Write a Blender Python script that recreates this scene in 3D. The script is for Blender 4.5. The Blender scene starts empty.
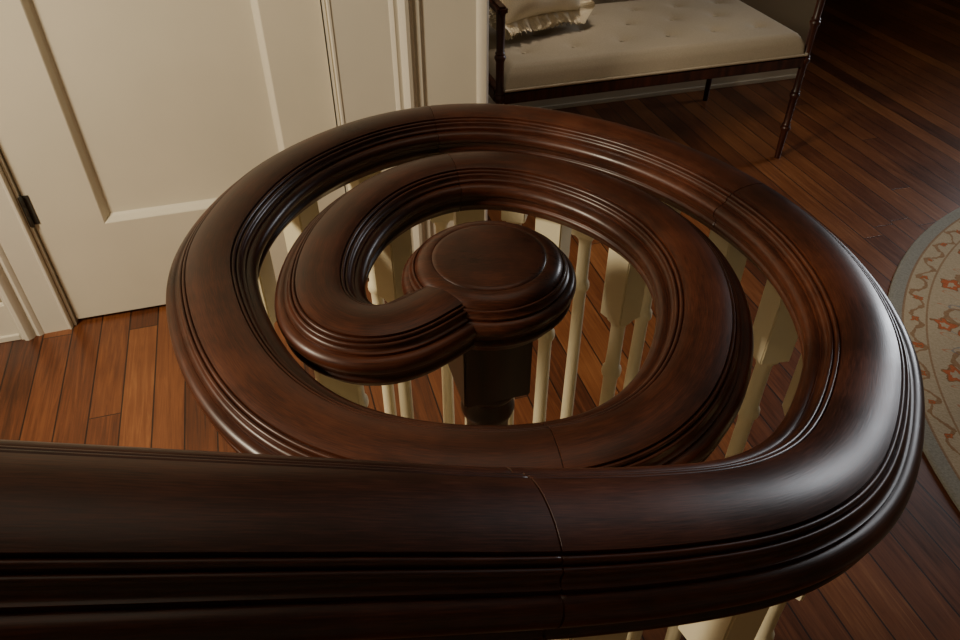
import bpy, bmesh, math, random
from mathutils import Vector, Matrix
random.seed(4)
H=1.5
ANG=math.radians(16.4)
L=Matrix.Translation((0.02,2.135,0))@Matrix.Rotation(ANG,4,'Z')
COL=bpy.context.scene.collection

# ---------------- node helpers ----------------
def newmat(name):
    m=bpy.data.materials.new(name); m.use_nodes=True
    nt=m.node_tree; b=nt.nodes['Principled BSDF']
    return m,nt,b
def N(nt,t,**kw):
    n=nt.nodes.new(t)
    for k,v in kw.items():
        if k=='inp':
            for a,c in v.items(): n.inputs[a].default_value=c
        else: setattr(n,k,v)
    return n
def M(nt,op,a,b=None,c=None):
    n=nt.nodes.new('ShaderNodeMath'); n.operation=op
    for i,v in enumerate((a,b,c)):
        if v is None: continue
        if isinstance(v,(int,float)): n.inputs[i].default_value=v
        else: nt.links.new(v,n.inputs[i])
    return n.outputs[0]
def mix(nt,f,a,b,mode='MIX'):
    n=nt.nodes.new('ShaderNodeMix'); n.data_type='RGBA'; n.blend_type=mode
    for s,v in ((0,f),(6,a),(7,b)):
        if isinstance(v,(int,float)): n.inputs[s].default_value=v
        elif isinstance(v,tuple): n.inputs[s].default_value=v
        else: nt.links.new(v,n.inputs[s])
    return n.outputs[2]
def ramp(nt,f,stops):
    n=nt.nodes.new('ShaderNodeValToRGB'); e=n.color_ramp.elements
    e[0].position=stops[0][0]; e[0].color=stops[0][1]
    e[1].position=stops[-1][0]; e[1].color=stops[-1][1]
    for p,c in stops[1:-1]:
        x=e.new(p); x.color=c
    nt.links.new(f,n.inputs[0]); return n.outputs[0]
def C(r,g,b): return (r,g,b,1)

def mat_paint(name,col,rough=.45,var=.04):
    m,nt,b=newmat(name)
    tc=N(nt,'ShaderNodeTexCoord'); no=N(nt,'ShaderNodeTexNoise',inp={'Scale':3.0,'Detail':4.0})
    nt.links.new(tc.outputs['Object'],no.inputs['Vector'])
    c=ramp(nt,no.outputs[0],[(.3,C(*[x*(1-var) for x in col])),(.7,C(*[min(1,x*(1+var)) for x in col]))])
    nt.links.new(c,b.inputs['Base Color']); b.inputs['Roughness'].default_value=rough
    n2=N(nt,'ShaderNodeTexNoise',inp={'Scale':120.0,'Detail':2.0}); nt.links.new(tc.outputs['Object'],n2.inputs['Vector'])
    bp=N(nt,'ShaderNodeBump',inp={'Strength':.05,'Distance':.002}); nt.links.new(n2.outputs[0],bp.inputs['Height']); nt.links.new(bp.outputs[0],b.inputs['Normal'])
    return m

def mat_railwood():
    m,nt,b=newmat('mahogany_varnished')
    uv=N(nt,'ShaderNodeUVMap'); at=N(nt,'ShaderNodeAttribute',attribute_name='seg')
    mp=N(nt,'ShaderNodeMapping'); mp.inputs['Scale'].default_value=(8,150,1)
    nt.links.new(uv.outputs[0],mp.inputs[0])
    cx=N(nt,'ShaderNodeCombineXYZ'); nt.links.new(M(nt,'MULTIPLY',at.outputs['Fac'],7.3),cx.inputs[2])
    ad=N(nt,'ShaderNodeVectorMath',operation='ADD'); nt.links.new(mp.outputs[0],ad.inputs[0]); nt.links.new(cx.outputs[0],ad.inputs[1])
    n1=N(nt,'ShaderNodeTexNoise',inp={'Scale':1.0,'Detail':7.0,'Roughness':.65,'Distortion':.4}); nt.links.new(ad.outputs[0],n1.inputs['Vector'])
    mp2=N(nt,'ShaderNodeMapping'); mp2.inputs['Scale'].default_value=(60,1200,1); nt.links.new(uv.outputs[0],mp2.inputs[0])
    n2=N(nt,'ShaderNodeTexNoise',inp={'Scale':1.0,'Detail':3.0}); nt.links.new(mp2.outputs[0],n2.inputs['Vector'])
    tc=N(nt,'ShaderNodeTexCoord')
    n3=N(nt,'ShaderNodeTexNoise',inp={'Scale':8.0,'Detail':4.0,'Roughness':.55}); nt.links.new(tc.outputs['Object'],n3.inputs['Vector'])
    f=M(nt,'ADD',M(nt,'MULTIPLY',n1.outputs[0],.24),M(nt,'ADD',M(nt,'MULTIPLY',n2.outputs[0],.32),M(nt,'MULTIPLY',n3.outputs[0],.50)))
    f=M(nt,'ADD',f,M(nt,'MULTIPLY',M(nt,'SUBTRACT',at.outputs['Fac'],.5),.08))
    c=ramp(nt,f,[(.38,C(.013,.0040,.0022)),(.51,C(.035,.0092,.0042)),(.62,C(.077,.0200,.0080)),(.76,C(.135,.040,.015))])
    nt.links.new(c,b.inputs['Base Color'])
    nt.links.new(M(nt,'ADD',M(nt,'MULTIPLY',n3.outputs[0],.30),M(nt,'ADD',M(nt,'MULTIPLY',n2.outputs[0],.12),.13)),b.inputs['Roughness'])
    b.inputs['Specular IOR Level'].default_value=.42
    b.inputs['Coat Weight'].default_value=.03; b.inputs['Coat Roughness'].default_value=.1
    bp=N(nt,'ShaderNodeBump',inp={'Strength':.25,'Distance':.0005}); nt.links.new(f,bp.inputs['Height']); nt.links.new(bp.outputs[0],b.inputs['Normal'])
    return m

def mat_floor():
    m,nt,b=newmat('pine_floorboards')
    tc=N(nt,'ShaderNodeTexCoord'); sp=N(nt,'ShaderNodeSeparateXYZ'); nt.links.new(tc.outputs['Object'],sp.inputs[0])
    X,Y=sp.outputs[0],sp.outputs[1]
    bx=M(nt,'DIVIDE',X,.083); ib=M(nt,'FLOOR',bx); fb=M(nt,'FRACT',bx)
    w=N(nt,'ShaderNodeTexWhiteNoise',noise_dimensions='1D'); nt.links.new(ib,w.inputs['W'])
    by=M(nt,'DIVIDE',M(nt,'ADD',Y,M(nt,'MULTIPLY',w.outputs['Value'],9.0)),3.6); iy=M(nt,'FLOOR',by); fy=M(nt,'FRACT',by)
    cb=N(nt,'ShaderNodeCombineXYZ'); nt.links.new(ib,cb.inputs[0]); nt.links.new(iy,cb.inputs[1])
    w2=N(nt,'ShaderNodeTexWhiteNoise',noise_dimensions='2D'); nt.links.new(cb.outputs[0],w2.inputs['Vector'])
    gv=N(nt,'ShaderNodeCombineXYZ'); nt.links.new(M(nt,'MULTIPLY',X,65.0),gv.inputs[0]); nt.links.new(M(nt,'MULTIPLY',Y,2.6),gv.inputs[1]); nt.links.new(M(nt,'MULTIPLY',w2.outputs['Value'],40.0),gv.inputs[2])
    g=N(nt,'ShaderNodeTexNoise',inp={'Scale':1.0,'Detail':7.0,'Roughness':.7,'Distortion':1.8}); nt.links.new(gv.outputs[0],g.inputs['Vector'])
    lv=N(nt,'ShaderNodeTexNoise',inp={'Scale':3.5,'Detail':5.0}); nt.links.new(tc.outputs['Object'],lv.inputs['Vector'])
    f=M(nt,'ADD',M(nt,'MULTIPLY',w2.outputs['Value'],.30),M(nt,'ADD',M(nt,'MULTIPLY',g.outputs[0],.75),M(nt,'MULTIPLY',lv.outputs[0],.35)))
    c=ramp(nt,f,[(.46,C(.055,.018,.008)),(.64,C(.135,.040,.014)),(.84,C(.235,.080,.026)),(1.0,C(.34,.135,.045))])
    d=M(nt,'MINIMUM',fb,M(nt,'SUBTRACT',1.0,fb)); gap=M(nt,'LESS_THAN',d,.025)
    d2=M(nt,'LESS_THAN',fy,.0009); gp=M(nt,'MAXIMUM',gap,d2)
    c=mix(nt,M(nt,'MULTIPLY',gp,.9),c,C(.012,.005,.003))
    vo=N(nt,'ShaderNodeTexVoronoi',inp={'Scale':3.2}); nt.links.new(tc.outputs['Object'],vo.inputs['Vector'])
    c=mix(nt,M(nt,'MULTIPLY',M(nt,'LESS_THAN',vo.outputs['Distance'],.022),.7),c,C(.02,.007,.003))
    nt.links.new(c,b.inputs['Base Color'])
    nt.links.new(M(nt,'ADD',.24,M(nt,'MULTIPLY',g.outputs[0],.25)),b.inputs['Roughness'])
    b.inputs['Coat Weight'].default_value=.05; b.inputs['Coat Roughness'].default_value=.2
    bp=N(nt,'ShaderNodeBump',inp={'Strength':.4,'Distance':.001}); nt.links.new(M(nt,'SUBTRACT',M(nt,'MULTIPLY',g.outputs[0],.25),gp),bp.inputs['Height']); nt.links.new(bp.outputs[0],b.inputs['Normal'])
    return m

def mat_rug():
    m,nt,b=newmat('oriental_wool')
    tc=N(nt,'ShaderNodeTexCoord'); 
    no=N(nt,'ShaderNodeTexNoise',inp={'Scale':22.0,'Detail':3.0}); nt.links.new(tc.outputs['Object'],no.inputs['Vector'])
    sb=N(nt,'ShaderNodeVectorMath',operation='SUBTRACT'); nt.links.new(no.outputs['Color'],sb.inputs[0]); sb.inputs[1].default_value=(.5,.5,.5)
    sc=N(nt,'ShaderNodeVectorMath',operation='SCALE'); nt.links.new(sb.outputs[0],sc.inputs[0]); sc.inputs['Scale'].default_value=.05
    ad=N(nt,'ShaderNodeVectorMath',operation='ADD'); nt.links.new(tc.outputs['Object'],ad.inputs[0]); nt.links.new(sc.outputs[0],ad.inputs[1])
    def polar(vec):
        sp=N(nt,'ShaderNodeSeparateXYZ'); nt.links.new(vec,sp.inputs[0]); X,Y=sp.outputs[0],sp.outputs[1]
        return M(nt,'SQRT',M(nt,'ADD',M(nt,'MULTIPLY',X,X),M(nt,'MULTIPLY',Y,Y))), M(nt,'ARCTAN2',Y,X)
    r,th=polar(tc.outputs['Object']); rr,tt=polar(ad.outputs[0])
    blue=C(.34,.34,.31); slate=C(.17,.22,.28); cream=C(.55,.46,.33); tan=C(.33,.17,.07); org=C(.58,.15,.05)
    def band(lo,hi,v): return M(nt,'MULTIPLY',M(nt,'GREATER_THAN',v,lo),M(nt,'LESS_THAN',v,hi))
    c=mix(nt,band(1.13,1.455,r),blue,cream)
    for lo,hi in ((1.452,1.459),(1.385,1.391),(1.175,1.180),(1.128,1.136)):
        c=mix(nt,M(nt,'MULTIPLY',band(lo,hi,r),.7),c,tan)
    def vine(r0,amp,k,wd,col,al,ph=0.0):
        nonlocal c
        s=M(nt,'MULTIPLY',M(nt,'SINE',M(nt,'ADD',M(nt,'MULTIPLY',tt,k),ph)),amp)
        v=M(nt,'ABSOLUTE',M(nt,'SUBTRACT',M(nt,'SUBTRACT',rr,r0),s))
        c=mix(nt,M(nt,'MULTIPLY',M(nt,'LESS_THAN',v,wd),al),c,col)
    vine(1.42,.018,80.0,.006,tan,.8)
    vine(1.155,.012,100.0,.005,tan,.7)
    vine(1.28,.05,36.0,.009,tan,.8); vine(1.28,.045,72.0,.0045,slate,.6,1.0); vine(1.28,.07,108.0,.004,org,.5,.4)
    def flower(per,r0,s,col,ph,core,petal=5.0):
        nonlocal c
        k=2*math.pi/per
        ft=M(nt,'SUBTRACT',M(nt,'FRACT',M(nt,'ADD',M(nt,'DIVIDE',tt,k),ph)),.5)
        dx=M(nt,'MULTIPLY',ft,k*r0); dy=M(nt,'SUBTRACT',rr,r0)
        a=M(nt,'ARCTAN2',dy,dx); q=M(nt,'SQRT',M(nt,'ADD',M(nt,'MULTIPLY',dx,dx),M(nt,'MULTIPLY',dy,dy)))
        q=M(nt,'MULTIPLY',q,M(nt,'ADD',1.0,M(nt,'MULTIPLY',M(nt,'COSINE',M(nt,'MULTIPLY',a,petal)),.2)))
        c=mix(nt,M(nt,'LESS_THAN',q,s*1.2),c,tan); c=mix(nt,M(nt,'LESS_THAN',q,s),c,col); c=mix(nt,M(nt,'LESS_THAN',q,s*.5),c,core)
    flower(36,1.335,.026,org,.0,cream); flower(36,1.225,.024,slate,.5,org,6.0); flower(72,1.28,.013,org,.25,tan,4.0)
    flower(72,1.42,.010,org,.4,tan,4.0); flower(72,1.19,.009,org,.1,tan,4.0)
    flower(22,.98,.05,org,.1,slate,6.0); flower(22,.86,.035,cream,.6,tan); flower(44,1.06,.016,cream,.4,org)
    flower(14,.64,.06,org,.3,cream,7.0); flower(9,.38,.08,cream,.3,slate,8.0)
    vine(.92,.07,22.0,.007,cream,.8); vine(.92,.1,44.0,.004,tan,.7)
    n2=N(nt,'ShaderNodeTexNoise',inp={'Scale':170.0,'Detail':3.0}); nt.links.new(tc.outputs['Object'],n2.inputs['Vector'])
    c=mix(nt,.5,c,n2.outputs[0],'SOFT_LIGHT')
    nt.links.new(c,b.inputs['Base Color']); b.inputs['Roughness'].default_value=.95
    bp=N(nt,'ShaderNodeBump',inp={'Strength':.6,'Distance':.003}); nt.links.new(n2.outputs[0],bp.inputs['Height']); nt.links.new(bp.outputs[0],b.inputs['Normal'])
    return m

def mat_fabric(name,col):
    m,nt,b=newmat(name)
    tc=N(nt,'ShaderNodeTexCoord'); n=N(nt,'ShaderNodeTexNoise',inp={'Scale':260.0,'Detail':2.0}); nt.links.new(tc.outputs['Object'],n.inputs['Vector'])
    c=ramp(nt,n.outputs[0],[(.3,C(*[x*.85 for x in col])),(.7,C(*col))]); nt.links.new(c,b.inputs['Base Color'])
    b.inputs['Roughness'].default_value=.9
    bp=N(nt,'ShaderNodeBump',inp={'Strength':.3,'Distance':.001}); nt.links.new(n.outputs[0],bp.inputs['Height']); nt.links.new(bp.outputs[0],b.inputs['Normal'])
    return m
def mat_darkwood(name,c1,c2,rough=.3):
    m,nt,b=newmat(name)
    tc=N(nt,'ShaderNodeTexCoord'); mp=N(nt,'ShaderNodeMapping'); mp.inputs['Scale'].default_value=(30,30,3); nt.links.new(tc.outputs['Object'],mp.inputs[0])
    n=N(nt,'ShaderNodeTexNoise',inp={'Scale':2.0,'Detail':5.0}); nt.links.new(mp.outputs[0],n.inputs['Vector'])
    c=ramp(nt,n.outputs[0],[(.35,C(*c1)),(.7,C(*c2))]); nt.links.new(c,b.inputs['Base Color']); b.inputs['Roughness'].default_value=rough
    return m

RAIL=mat_railwood(); FLOOR=mat_floor(); RUG=mat_rug()
PAINT=mat_paint('cream_door_paint',(.76,.71,.58),.4)
TRIM=mat_paint('cream_trim_paint',(.76,.72,.61),.38)
WALL=mat_paint('warm_wall_paint',(.34,.29,.20),.7)
CEIL=mat_paint('ceiling_paint',(.42,.37,.28),.8)
BAL=mat_paint('cream_baluster_paint',(.80,.72,.50),.4)
NEWEL=mat_darkwood('newel_dark_wood',(.010,.004,.002),(.045,.014,.007),.3)
BWOOD=mat_darkwood('bench_wood',(.020,.006,.004),(.08,.022,.012),.35)
LINEN=mat_fabric('linen_upholstery',(.46,.39,.29)); PILL=mat_fabric('cream_pillow_cloth',(.86,.76,.58))
IRON=mat_darkwood('dark_iron',(.02,.018,.015),(.05,.045,.035),.45)
PAPER=mat_darkwood('stair_tread_wood',(.12,.04,.012),(.26,.09,.025),.3)
mg,ntg,bg=newmat('window_glass'); bg.inputs['Transmission Weight'].default_value=1; bg.inputs['Roughness'].default_value=0; bg.inputs['Base Color'].default_value=(1,1,1,1)
GLASS=mg

# ---------------- mesh helpers ----------------
def obj(name,bm,mats,mat4=None,parent=None,smooth=None):
    me=bpy.data.meshes.new(name); bm.normal_update(); bm.to_mesh(me); bm.free()
    for x in (mats if isinstance(mats,(list,tuple)) else [mats]): me.materials.append(x)
    if smooth is not None:
        for p in me.polygons: p.use_smooth=True
        me.set_sharp_from_angle(angle=math.radians(smooth))
    o=bpy.data.objects.new(name,me); COL.objects.link(o)
    if parent:
        o.parent=parent; o.matrix_basis=parent.matrix_basis.inverted()@(mat4 if mat4 is not None else parent.matrix_basis)
    elif mat4 is not None: o.matrix_basis=mat4
    return o
def empty(name,mat4):
    o=bpy.data.objects.new(name,None); o.empty_display_size=.1; COL.objects.link(o); o.matrix_basis=mat4; return o
def bx(bm,x0,x1,y0,y1,z0,z1,bev=0,mi=0):
    r=bmesh.ops.create_cube(bm,size=1); vs=r['verts']
    for v in vs:
        v.co=Vector(((x0+x1)/2+v.co.x*(x1-x0),(y0+y1)/2+v.co.y*(y1-y0),(z0+z1)/2+v.co.z*(z1-z0)))
    fs={f for v in vs for f in v.link_faces}
    for f in fs: f.material_index=mi
    if bev:
        es=list({e for v in vs for e in v.link_edges})
        bmesh.ops.bevel(bm,geom=es,offset=bev,segments=2,affect='EDGES')
def lathe(bm,prof,cx,cy,seg=24,mi=0):
    rings=[]
    for r,z in prof:
        rings.append([bm.verts.new((cx+r*math.cos(2*math.pi*i/seg),cy+r*math.sin(2*math.pi*i/seg),z)) for i in range(seg)])
    for a,b in zip(rings,rings[1:]):
        for i in range(seg):
            f=bm.faces.new((a[i],b[i],b[(i+1)%seg],a[(i+1)%seg])); f.material_index=mi
    try:
        bm.faces.new(rings[0]); bm.faces.new(rings[-1][::-1])
    except Exception: pass
def finish(bm): bmesh.ops.recalc_face_normals(bm,faces=bm.faces)

# ---------------- room shell (local frame L) ----------------
def lbox(name,mat,*a,bev=0):
    bm=bmesh.new(); bx(bm,*a,bev=bev); return obj(name,bm,mat,L)
RX=4.6; NF=-3.7
lbox('floor',FLOOR,-2.6,RX,NF,4.2,-.06,0)
lbox('ceiling',CEIL,-2.6,RX,NF,4.2,2.75,2.85)
DL,DR,DH=-1.325,-.44,2.06
lbox('wall_door_side',WALL,-2.6,DL,0,.14,0,2.75)
lbox('wall_door_side.001',WALL,DR,0,0,.14,0,2.75)
lbox('wall_door_side.002',WALL,DL,DR,0,.14,DH,2.75)
lbox('wall_passage',WALL,-.14,0,.14,1.21,0,2.75)
lbox('wall_bench',WALL,0,2.0,1.07,1.21,0,2.75)
lbox('wall_hall_return',WALL,1.86,2.0,1.21,4.2,0,2.75)
lbox('wall_back',WALL,2.0,RX,4.06,4.2,0,2.75)
lbox('wall_left',WALL,-2.74,-2.6,NF,.14,0,2.75)
lbox('wall_front',WALL,-2.74,RX+.14,NF-.14,NF,0,2.75)
lbox('wall_right',WALL,RX,RX+.14,NF,.1,0,2.75)
lbox('wall_right.001',WALL,RX,RX+.14,1.5,4.2,0,2.75)
lbox('wall_right.002',WALL,RX,RX+.14,.1,1.5,0,.7)
lbox('wall_right.003',WALL,RX,RX+.14,.1,1.5,2.3,2.75)
bm=bmesh.new(); q=RX
for a in ((q-.04,q+.1,.0,.1,.6,2.4),(q-.04,q+.1,1.5,1.6,.6,2.4),(q-.04,q+.1,.0,1.6,2.3,2.42),(q-.1,q+.1,-.03,1.63,.62,.7),(q+.02,q+.07,.78,.82,.7,2.3),(q+.02,q+.07,.1,1.5,1.48,1.53)): bx(bm,*a,bev=.004)
bx(bm,q+.045,q+.05,.1,1.5,.7,2.3,mi=1)
obj('window_1',bm,[TRIM,GLASS],L)
def baseb(name,a0,a1,n0,n1):
    bm=bmesh.new(); bx(bm,a0,a1,n0,n1,0,.13,bev=.003)
    if a1-a0>n1-n0: bx(bm,a0,a1,n0-.006,n1,0,.02,bev=.002)
    else: bx(bm,a0,a1+.006,n0,n1,0,.02,bev=.002)
    obj(name,bm,TRIM,L)
baseb('baseboard_bench',0.0,2.0,1.05,1.07)
baseb('baseboard_passage',0,.018,.14,1.05)
baseb('baseboard_door_side',-2.6,DL-.145,-.02,0)
baseb('baseboard_hall',2.0,2.018,1.21,4.06)
baseb('baseboard_back',2.0,RX,4.04,4.06)

def door():
    bm=bmesh.new()
    y0=.012; T=.04
    xs=[-1.315,-1.14,-.605,-.45]; zs=[.014,.33,1.02,1.2,1.9,2.05]
    bx(bm,xs[0],xs[1],y0,y0+T,zs[0],zs[5]); bx(bm,xs[2],xs[3],y0,y0+T,zs[0],zs[5])
    for a,b in ((0,1),(2,3),(4,5)): bx(bm,xs[1],xs[2],y0,y0+T,zs[a],zs[b])
    for a,b in ((1,2),(3,4)):
        rings=[(0,y0),(.003,y0+.002),(.012,y0+.018),(.018,y0+.024),(.022,y0+.024)]
        prev=None
        for off,yy in rings:
            q=[bm.verts.new(p) for p in ((xs[1]+off,yy,zs[a]+off),(xs[2]-off,yy,zs[a]+off),(xs[2]-off,yy,zs[b]-off),(xs[1]+off,yy,zs[b]-off))]
            if prev:
                for i in range(4): bm.faces.new((prev[i],prev[(i+1)%4],q[(i+1)%4],q[i]))
            prev=q
        bm.faces.new(prev)
    d=obj('door_1',bm,PAINT,L)
    bm=bmesh.new()
    for z in (.36,1.05,1.75):
        lathe(bm,[(.0,z-.006),(.004,z-.004),(.0065,z),(.0065,z+.03),(.006,z+.031),(.0065,z+.032),(.0065,z+.06),(.006,z+.061),(.0065,z+.062),(.0065,z+.09),(.004,z+.094),(0,z+.097)],-1.319,.004,12)
        bx(bm,-1.319,-1.30,.0095,.013,z,z+.09)
    obj('hinges',bm,IRON,None,d,smooth=40)
    bm=bmesh.new()
    lathe(bm,[(.0,-.07),(.01,-.07),(.022,-.062),(.028,-.05),(.024,-.036),(.012,-.028),(.01,-.01),(.022,-.004),(.022,.0)],0,0,20); bmesh.ops.rotate(bm,verts=bm.verts,cent=(0,0,0),matrix=Matrix.Rotation(math.radians(-90),3,'X'))
    bmesh.ops.translate(bm,verts=bm.verts,vec=(-.51,.012,1.1)); finish(bm)
    obj('door_knob',bm,IRON,None,d,smooth=40)
door()
def strip(bm,prof,z0,z1):
    a=[bm.verts.new((x,y,z0)) for x,y in prof]; b=[bm.verts.new((x,y,z1)) for x,y in prof]
    n=len(prof)
    for i in range(n): bm.faces.new((a[i],a[(i+1)%n],b[(i+1)%n],b[i]))
    bm.faces.new(a[::-1]); bm.faces.new(b)
def casing(x0,x1):
    s=1 if x1>x0 else -1; w=abs(x1-x0)
    p=[(0,0),(0,-.012),(.003,-.016),(.008,-.016),(.011,-.013),(.015,-.013),(w-.062,-.015),(w-.058,-.019),(w-.05,-.023),(w-.042,-.019),(w-.038,-.019),(w-.034,-.028),(w-.022,-.036),(w-.012,-.034),(w-.006,-.026),(w,-.026),(w,0)]
    return [(x0+s*a,b) for a,b in p]
bm=bmesh.new(); strip(bm,casing(-.437,-.215),0,2.2); finish(bm); obj('trim_1',bm,TRIM,L,smooth=35)
bm=bmesh.new(); strip(bm,casing(-1.328,-1.47),0,2.2); finish(bm); obj('trim_2',bm,TRIM,L,smooth=35)
bm=bmesh.new(); bx(bm,-1.47,-.215,-.02,0,2.068,2.2,bev=.004); bx(bm,-1.49,-.2,-.034,0,2.2,2.235,bev=.004); obj('trim_3',bm,TRIM,L)
bm=bmesh.new(); strip(bm,[(-.215,0),(-.215,-.012),(-.205,-.02),(-.196,-.02),(-.19,-.012),(-.035,-.012),(-.031,-.017),(-.022,-.022),(-.008,-.022),(0,-.016),(0,0)],0,2.75); finish(bm); obj('trim_4',bm,TRIM,L,smooth=35)
bm=bmesh.new(); bx(bm,DL,DL+.006,0,.14,0,DH); bx(bm,DR-.006,DR,0,.14,0,DH); bx(bm,DL,DR,.0,.14,DH-.006,DH); bx(bm,DL,DL+.03,.056,.09,0,DH); bx(bm,DR-.03,DR,.056,.09,0,DH); bx(bm,DL+.006,DR-.006,.1,.14,0,DH-.006); obj('trim_5',bm,TRIM,L)

# ---------------- handrail ----------------
K=.962
cp=[(.0,.590,.452),(-.037,.556,.451),(-.075,.521,.45),(-.119,.520,.45),(-.153,.558,.45),(-.161,.635,.45),(-.142,.715,.45),(-.095,.785,.45),(-.024,.824,.45),(.06,.816,.45),(.14,.767,.45),(.193,.70,.45),(.217,.62,.45),(.210,.53,.45),(.173,.443,.45),(.115,.388,.45),(.04,.366,.45),(-.045,.369,.45),(-.124,.394,.45),(-.188,.446,.45),(-.242,.53,.45),
(-.276,.63,.45),(-.269,.735,.45),(-.230,.832,.45),(-.15,.918,.45),(-.05,.962,.45),(.06,.957,.45),(.177,.895,.447),(.266,.795,.44),(.320,.685,.435),(.336,.58,.428),(.322,.475,.416),(.284,.388,.400),(.230,.309,.378),(.168,.259,.352),(.102,.232,.329),(.035,.213,.306)]
px,py,pd=cp[-1]
for i in range(1,17):
    s=.08*i; cp.append((px-.959*s,py-.282*s,pd-.45*s))
P=[Vector((x,y,H-d*K)) for x,y,d in cp]
ZR=H-.45*K
def cr(p0,p1,p2,p3,t): return .5*((2*p1)+(-p0+p2)*t+(2*p0-5*p1+4*p2-p3)*t*t+(-p0+3*p1-3*p2+p3)*t**3)
raw=[]
for i in range(len(P)-1):
    a=P[max(i-1,0)]; d=P[min(i+2,len(P)-1)]
    for k in range(20): raw.append(cr(a,P[i],P[i+1],d,k/20))
raw.append(P[-1])
def resample(pts,step):
    out=[pts[0].copy()]; ds=[0]
    for a,b in zip(pts,pts[1:]): ds.append(ds[-1]+(b-a).length)
    n=int(ds[-1]/step); j=0
    for i in range(1,n+1):
        t=i*step
        while j<len(ds)-2 and ds[j+1]<t: j+=1
        f=(t-ds[j])/max(1e-9,ds[j+1]-ds[j]); out.append(pts[j].lerp(pts[j+1],min(1,f)))
    return out
STEP=.004
pts=resample(raw,STEP)
for _ in range(50):
    q=[p.copy() for p in pts]
    for i in range(1,len(pts)-1): q[i]=(pts[i-1]+pts[i]*2+pts[i+1])/4
    pts=q
pts=resample(pts,STEP)
def arc(cx,cz,r,a0,a1,n): return [(cx+r*math.cos(math.radians(a0+(a1-a0)*i/n)),cz+r*math.sin(math.radians(a0+(a1-a0)*i/n))) for i in range(n+1)]
half=[(.0212*i/8,-.0036*(i/8)**2.2) for i in range(9)]
half+=[(.0214,-.0064)]+arc(.0234,-.0070,.0019,165,0,5)+[(.0254,-.0092)]
half+=arc(.0275,-.0099,.0020,165,0,5)+[(.0296,-.0120)]
half+=[(.0303,-.0132),(.0313,-.0140),(.0326,-.0145),(.0338,-.0145),(.0340,-.0172)]
half+=arc(.0362,-.0252,.0083,95,-50,9)
half+=[(.0400,-.0325),(.0388,-.0365),(.0385,-.0385)]+arc(.0378,-.0422,.0034,75,-75,5)+[(.0360,-.0470),(.0335,-.0520),(.031,-.056),(0,-.056)]
prof=[(-x,z) for x,z in half[::-1][:-1]]+half
prof=prof[1:]
JT=[Vector((-.065,.96)),Vector((-.035,.82)),Vector((.060,.368)),Vector((.298,.735)),Vector((.032,.213))]
def nearest(v): return min(range(len(pts)),key=lambda i:(pts[i].xy-v).length)
JI=sorted(nearest(v) for v in JT)
samples=[]
for i in range(len(pts)):
    seg=sum(1 for j in JI if i>j)
    samples.append((i,float(i),1.0,seg))
    if i in JI:
        samples[-1]=(i,i-.16,1.0,seg); samples+= [(i,i-.05,.972,seg),(i,i+.05,.972,seg+1),(i,i+.16,1.0,seg+1)]
def at(f):
    f=max(0,min(len(pts)-1.001,f)); j=int(f); return pts[j].lerp(pts[j+1],f-j)
tone=[.35,.65,.4,.8,.45,.25,.5]
bm=bmesh.new(); uvl=bm.loops.layers.uv.new('UVMap'); sl=bm.verts.layers.float.new('seg')
rings=[]; plen=[0]
for a,b in zip(prof,prof[1:]): plen.append(plen[-1]+math.hypot(a[0]-b[0],a[1]-b[1]))
plen.append(plen[-1]+.03)
for (i,f,sc,seg) in samples:
    p=at(f); t=(at(f+1.5)-at(f-1.5)).normalized()
    side=Vector((t.y,-t.x,0)).normalized(); up=side.cross(t).normalized()
    if up.z<0: up=-up
    ring=[]
    for x,z in prof:
        v=bm.verts.new(p+side*(x*sc)+up*((z+.028)*sc-.028)); v[sl]=tone[min(seg,6)]; ring.append(v)
    rings.append((ring,f*STEP,seg))
n=len(prof)
for (ra,sa,ga),(rb,sb,gb) in zip(rings,rings[1:]):
    for i in range(n):
        k=(i+1)%n
        f=bm.faces.new((ra[i],rb[i],rb[k],ra[k]))
        us=((sa,plen[i]),(sb,plen[i]),(sb,plen[i+1]),(sa,plen[i+1]))
        for lp,u in zip(f.loops,us): lp[uvl].uv=u
bm.faces.new(rings[0][0]); bm.faces.new(rings[-1][0][::-1])
finish(bm)
BAN=empty('stair_banister',Matrix.Identity(4))
obj('handrail',bm,RAIL,None,BAN,smooth=38)
EX,EY=.009,.614
bm=bmesh.new(); uvl=bm.loops.layers.uv.new('UVMap'); sl=bm.verts.layers.float.new('seg')
ep=[(.0005,.0042),(.02,.0042),(.04,.0038),(.052,.0034),(.0555,.0028),(.0570,.0014),(.0585,.0018),(.064,.0012),(.0695,-.0010),(.0735,-.0048),(.0745,-.0075)]+arc(.0763,-.0085,.0016,165,0,5)+[(.0781,-.0105),(.0795,-.0125),(.0810,-.0135),(.0812,-.0160)]+arc(.0808,-.0250,.0083,90,-50,9)+[(.0845,-.0325),(.0835,-.0365),(.083,-.0385)]+arc(.0824,-.0422,.0034,75,-75,5)+[(.0806,-.047),(.078,-.052),(.0755,-.0575)]
seg=96; rg=[]
for r,z in ep:
    ring=[]
    for i in range(seg):
        a=2*math.pi*i/seg
        v=bm.verts.new((EX+r*math.cos(a),EY+r*math.sin(a),ZR+z-.0005)); v[sl]=.75; ring.append(v)
    rg.append(ring)
for a,b in zip(rg,rg[1:]):
    for i in range(seg): bm.faces.new((a[i],b[i],b[(i+1)%seg],a[(i+1)%seg]))
bm.faces.new(rg[0]); bm.faces.new(rg[-1][::-1]); finish(bm)
for f in bm.faces:
    for lp in f.loops: lp[uvl].uv=(lp.vert.co.x*1.5+3,lp.vert.co.y*.6+lp.vert.co.z*.3)
obj('volute_eye',bm,RAIL,None,BAN,smooth=38)
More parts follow.
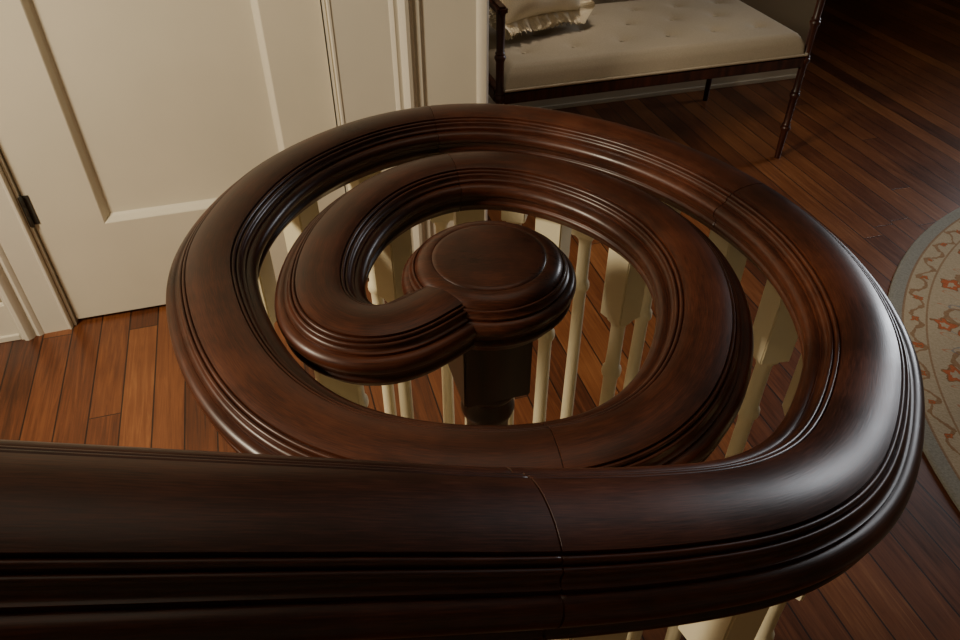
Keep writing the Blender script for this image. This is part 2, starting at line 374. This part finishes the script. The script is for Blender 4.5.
# newel
bm=bmesh.new(); zt=ZR-.056
bx(bm,-.038,.038,-.038,.038,zt-.115,zt,bev=.002)
z=zt-.115
lathe(bm,[(.02,z+.002),(.034,z),(.036,z-.006),(.034,z-.012),(.028,z-.016),(.027,z-.026),(.03,z-.032),(.032,z-.04),(.030,z-.048),(.026,z-.053),(.025,z-.07),(.027,z-.2),(.035,z-.36),(.038,z-.42),(.033,z-.47),(.026,z-.5),(.035,z-.52),(.038,z-.53),(.03,z-.545),(.03,.32),(.038,.30),(.03,.28),(.03,.26)],0,0,32)
bx(bm,-.045,.045,-.045,.045,.0,.27,bev=.003)
finish(bm)
obj('newel_post',bm,NEWEL,Matrix.Translation((EX,EY,0))@Matrix.Rotation(ANG,4,'Z'),BAN,smooth=40)
def baluster(name,x,y,zt,zb,rot):
    bm=bmesh.new(); s=.018
    bx(bm,-s,s,-s,s,zt-.115,zt,bev=.0015)
    z=zt-.115; h=z-zb-.14
    pr=[(.008,z+.001),(.0160,z-.001),(.0160,z-.004),(.0110,z-.010),(.0092,z-.018),(.0092,z-.055),(.0098,z-.085),(.0128,z-.09),(.0133,z-.095),(.0128,z-.1),(.0098,z-.106),(.0094,z-.12)]
    for r,f in [(.0098,.3),(.0105,.5),(.0116,.72),(.0125,.82),(.0118,.87),(.0098,.92),(.0095,.935),(.0135,.95),(.014,.965),(.0105,.98),(.016,1.0)]: pr.append((r,z-h*f))
    lathe(bm,pr,0,0,16)
    bx(bm,-s,s,-s,s,zb,zb+.14,bev=.0015); finish(bm)
    obj(name,bm,BAL,Matrix.Translation((x,y,0))@Matrix.Rotation(rot,4,'Z'),BAN,smooth=40)
RUN,RISE=.30,.14
def stairz(p):
    r=p.xy-Vector((.03,.214)); s=-(r.x*.959+r.y*.282)
    k=math.floor((s-.12)/RUN)+1
    return max(0,k)*RISE
i0=next(i for i in range(len(pts)) if pts[i].x<-.15)
k=0; i=i0
while i<len(pts)-5:
    p=pts[i]; t=(pts[i+1]-pts[i-1])
    zb=stairz(p) if i>JI[-1] else 0
    sl_=abs(t.z)/max(1e-6,t.xy.length)
    baluster('baluster_%d'%(k+1),p.x,p.y,p.z-.0535+.018*sl_*0.5,zb,math.atan2(t.y,t.x))
    k+=1; i+=int(.112/STEP)
bm=bmesh.new()
S=Matrix.Translation((.03,.214,0))@Matrix.Rotation(ANG+math.pi,4,'Z')
for j in range(4):
    bx(bm,.12+RUN*j-.02,.12+RUN*(j+1),-.05,.95,RISE*(j+1)-.03,RISE*(j+1),bev=.006,mi=0)
    bx(bm,.12+RUN*j,.12+RUN*(j+1),-.035,.95,0,RISE*(j+1)-.03,mi=1)
obj('staircase',bm,[PAPER,TRIM],S)

# ---------------- rug ----------------
bm=bmesh.new(); lathe(bm,[(1.5,0.0005),(1.503,.004),(1.5,.008),(1.49,.01)],0,0,128); finish(bm)
obj('round_rug',bm,RUG,Matrix.Translation((2.64,1.19,0)))

# ---------------- bench ----------------
BM_=L@Matrix.Translation((.15,.34,0)); BEN=empty('upholstered_bench',BM_)
W,D=1.23,.60
def child(name,bm,mat,par,Mx,smooth=None): return obj(name,bm,mat,Mx,par,smooth)
bm=bmesh.new()
for y in (0,D): bx(bm,.01,W-.01,y-.016,y+.016,.39,.435,bev=.005)
for x in (0.0,W): bx(bm,x-.016,x+.016,.01,D-.01,.39,.435,bev=.005)
bx(bm,.01,W-.01,.01,D-.01,.41,.434)
child('seat_frame',bm,BWOOD,BEN,BM_)
def tleg(bm,x,y,z0,z1,R=.0155):
    pr=[(.0,z0),(R*.75,z0)]
    m=4; hh=z1-z0
    for q in range(1,m+1):
        zc=z0+hh*q/(m+1); pr+=[(R*.92,zc-.02),(R*1.3,zc-.008),(R*1.3,zc-.002),(R,zc+.004),(R*1.15,zc+.010),(R*.88,zc+.016)]
    pr+=[(R,z1),(0,z1)]
    lathe(bm,pr,x,y,16)
bm=bmesh.new()
for x in (0,W):
    tleg(bm,x,0,0,.70); tleg(bm,x,D,0,1.0)
    bx(bm,x-.018,x+.018,-.025,D,.695,.725,bev=.008)
for q in range(1,8): tleg(bm,W*q/8,D,.70,.96,.008)
bx(bm,0,W,D-.014,D+.014,.95,1.0,bev=.008); bx(bm,0,W,D-.01,D+.01,.68,.71,bev=.006)
finish(bm); child('legs_and_arms',bm,BWOOD,BEN,BM_,40)
btn=[(x,y) for j,y in enumerate((.14,.29,.44)) for x in ([.135+.19*i for i in range(6)] if j%2==0 else [.23+.19*i for i in range(5)])]
bm=bmesh.new(); nx,ny=150,70
def ch(u,v):
    x=.015+u*(W-.03); y=-.016+v*(D-.006)
    e=min(u*(W-.03),(1-u)*(W-.03),v*(D-.01),(1-v)*(D-.01)); z=.435+.08*min(1,max(0,e/.035))**.4 if e<.035 else .515
    z+=.010*math.sin(math.pi*u)*math.sin(math.pi*v)
    for a,b in btn:
        d2=(x-a)**2+(y-b)**2; z-=.008*math.exp(-d2/.0018)+.007*math.exp(-d2/.0003)
    return (x,y,z)
g=[[bm.verts.new(ch(i/nx,j/ny)) for j in range(ny+1)] for i in range(nx+1)]
for i in range(nx):
    for j in range(ny): bm.faces.new((g[i][j],g[i+1][j],g[i+1][j+1],g[i][j+1]))
b0=[bm.verts.new(p) for p in ((.015,-.016,.434),(W-.015,-.016,.434),(W-.015,D-.022,.434),(.015,D-.022,.434))]; bm.faces.new(b0[::-1])
finish(bm)
for (x0,y0,x1,y1) in ((.012,-.020,W-.012,-.020),(W-.010,-.020,W-.010,D-.03)):
    c0=bmesh.ops.create_cone(bm,segments=8,radius1=.005,radius2=.005,depth=math.hypot(x1-x0,y1-y0),cap_ends=True)
    rot=Matrix.Rotation(math.radians(90),4,'Y') if abs(x1-x0)>abs(y1-y0) else Matrix.Rotation(math.radians(90),4,'X')
    bmesh.ops.transform(bm,verts=c0['verts'],matrix=Matrix.Translation(((x0+x1)/2,(y0+y1)/2,.442))@rot)
for a,b in btn:
    bmesh.ops.create_uvsphere(bm,u_segments=10,v_segments=6,radius=.008,matrix=Matrix.Translation((a,b,ch((a-.015)/(W-.03),(b+.016)/(D-.006))[2]+.002))@Matrix.Diagonal((1,1,.45,1)))
child('tufted_cushion',bm,LINEN,BEN,BM_,60)
def pillow(name,Mx,sz):
    bm=bmesh.new(); nn=36
    for s in (1,-1):
        g=[]
        for i in range(nn+1):
            row=[]
            for j in range(nn+1):
                u=i/nn*2-1; v=j/nn*2-1
                pin=1-.07*(1-u*u)*abs(v)**3; pin2=1-.07*(1-v*v)*abs(u)**3
                th=.085*((1-u**4)*(1-v**4))**.5+.004*math.sin(7*u+3*v)*(1-u*u)*(1-v*v)
                row.append(bm.verts.new((u*sz*pin2,s*th,v*sz*pin)))
            g.append(row)
        for i in range(nn):
            for j in range(nn): bm.faces.new((g[i][j],g[i+1][j],g[i+1][j+1],g[i][j+1]))
    KK=1100
    for lay in range(5):
        prev=None
        for q in range(KK+1):
            t=q/KK*4; sd=int(t)%4; f=(t-int(t))*2-1
            c,dn={0:((f,-1),(0,-1)),1:((1,f),(1,0)),2:((-f,1),(0,1)),3:((-1,-f),(-1,0))}[sd]
            pinch=1-.07*(1-f*f)
            c=(c[0]*(pinch if sd in(1,3) else 1),c[1]*(pinch if sd in(0,2) else 1))
            w=.044+.007*math.sin(q*.21+lay*1.7)+random.uniform(-.004,.004); rf=.012*math.sin(q*.17+lay*2)
            px_,pz_=c[0]*sz,c[1]*sz
            rows=[bm.verts.new((px_+dn[0]*w*e,(rf+.011*(lay-2))*e*1.2,pz_+dn[1]*w*e)) for e in (-.1,.35,.7,1)]
            if prev:
                for e in range(3): bm.faces.new((prev[e],prev[e+1],rows[e+1],rows[e]))
            prev=rows
    return obj(name,bm,PILL,Mx,None,60)
pillow('throw_pillow',L@Matrix.Translation((.38,.66,.735))@Matrix.Rotation(math.radians(14),4,'Z')@Matrix.Rotation(math.radians(-24),4,'X'),.165)

# ---------------- lights ----------------
def area(name,loc,target,size,power,col,sy=None,spread=180):
    l=bpy.data.lights.new(name,'AREA'); l.energy=power; l.color=col; l.shape='RECTANGLE'; l.size=size; l.size_y=sy or size; l.spread=math.radians(spread)
    o=bpy.data.objects.new(name,l); COL.objects.link(o); o.location=loc
    o.rotation_euler=(Vector(target)-Vector(loc)).to_track_quat('-Z','Y').to_euler(); return o
def LW(a,n,z): return tuple(L@Vector((a,n,z)))
area('window_daylight',LW(RX-.12,.8,1.5),LW(-.3,-1.2,1.3),.8,17,(.92,.95,1.0),1.4,90)
area('wall_lamp_light',LW(-2.35,-1.3,2.1),(-.5,1.5,.4),.4,56,(1.0,.86,.64))
area('added_ambient_fill',LW(-.2,-1.2,2.7),LW(-.2,-1.2,0),1.0,2.2,(1,.82,.62))  # weak overhead fill added for ambient in the closed room, no fixture
area('added_pillow_fill',LW(.3,.35,2.5),LW(.5,.7,.6),.2,1.6,(1,.86,.68),spread=60)  # narrow fill added to brighten the pillow and bench, no real lamp there
w=bpy.data.worlds.new('room_world'); bpy.context.scene.world=w; w.use_nodes=True
w.node_tree.nodes['Background'].inputs[0].default_value=(.7,.8,1,1); w.node_tree.nodes['Background'].inputs[1].default_value=.4

cam=bpy.data.cameras.new('camera'); co=bpy.data.objects.new('camera',cam); COL.objects.link(co)
cam.lens=28.1; cam.sensor_width=36; cam.clip_start=.02
co.location=(0,0,H); co.rotation_euler=(math.radians(50),0,0)
bpy.context.scene.camera=co
# square the house up with the world axes
R=Matrix.Rotation(-ANG,4,'Z')
for o in list(bpy.data.objects):
    if o.parent is None: o.matrix_basis=R@o.matrix_basis
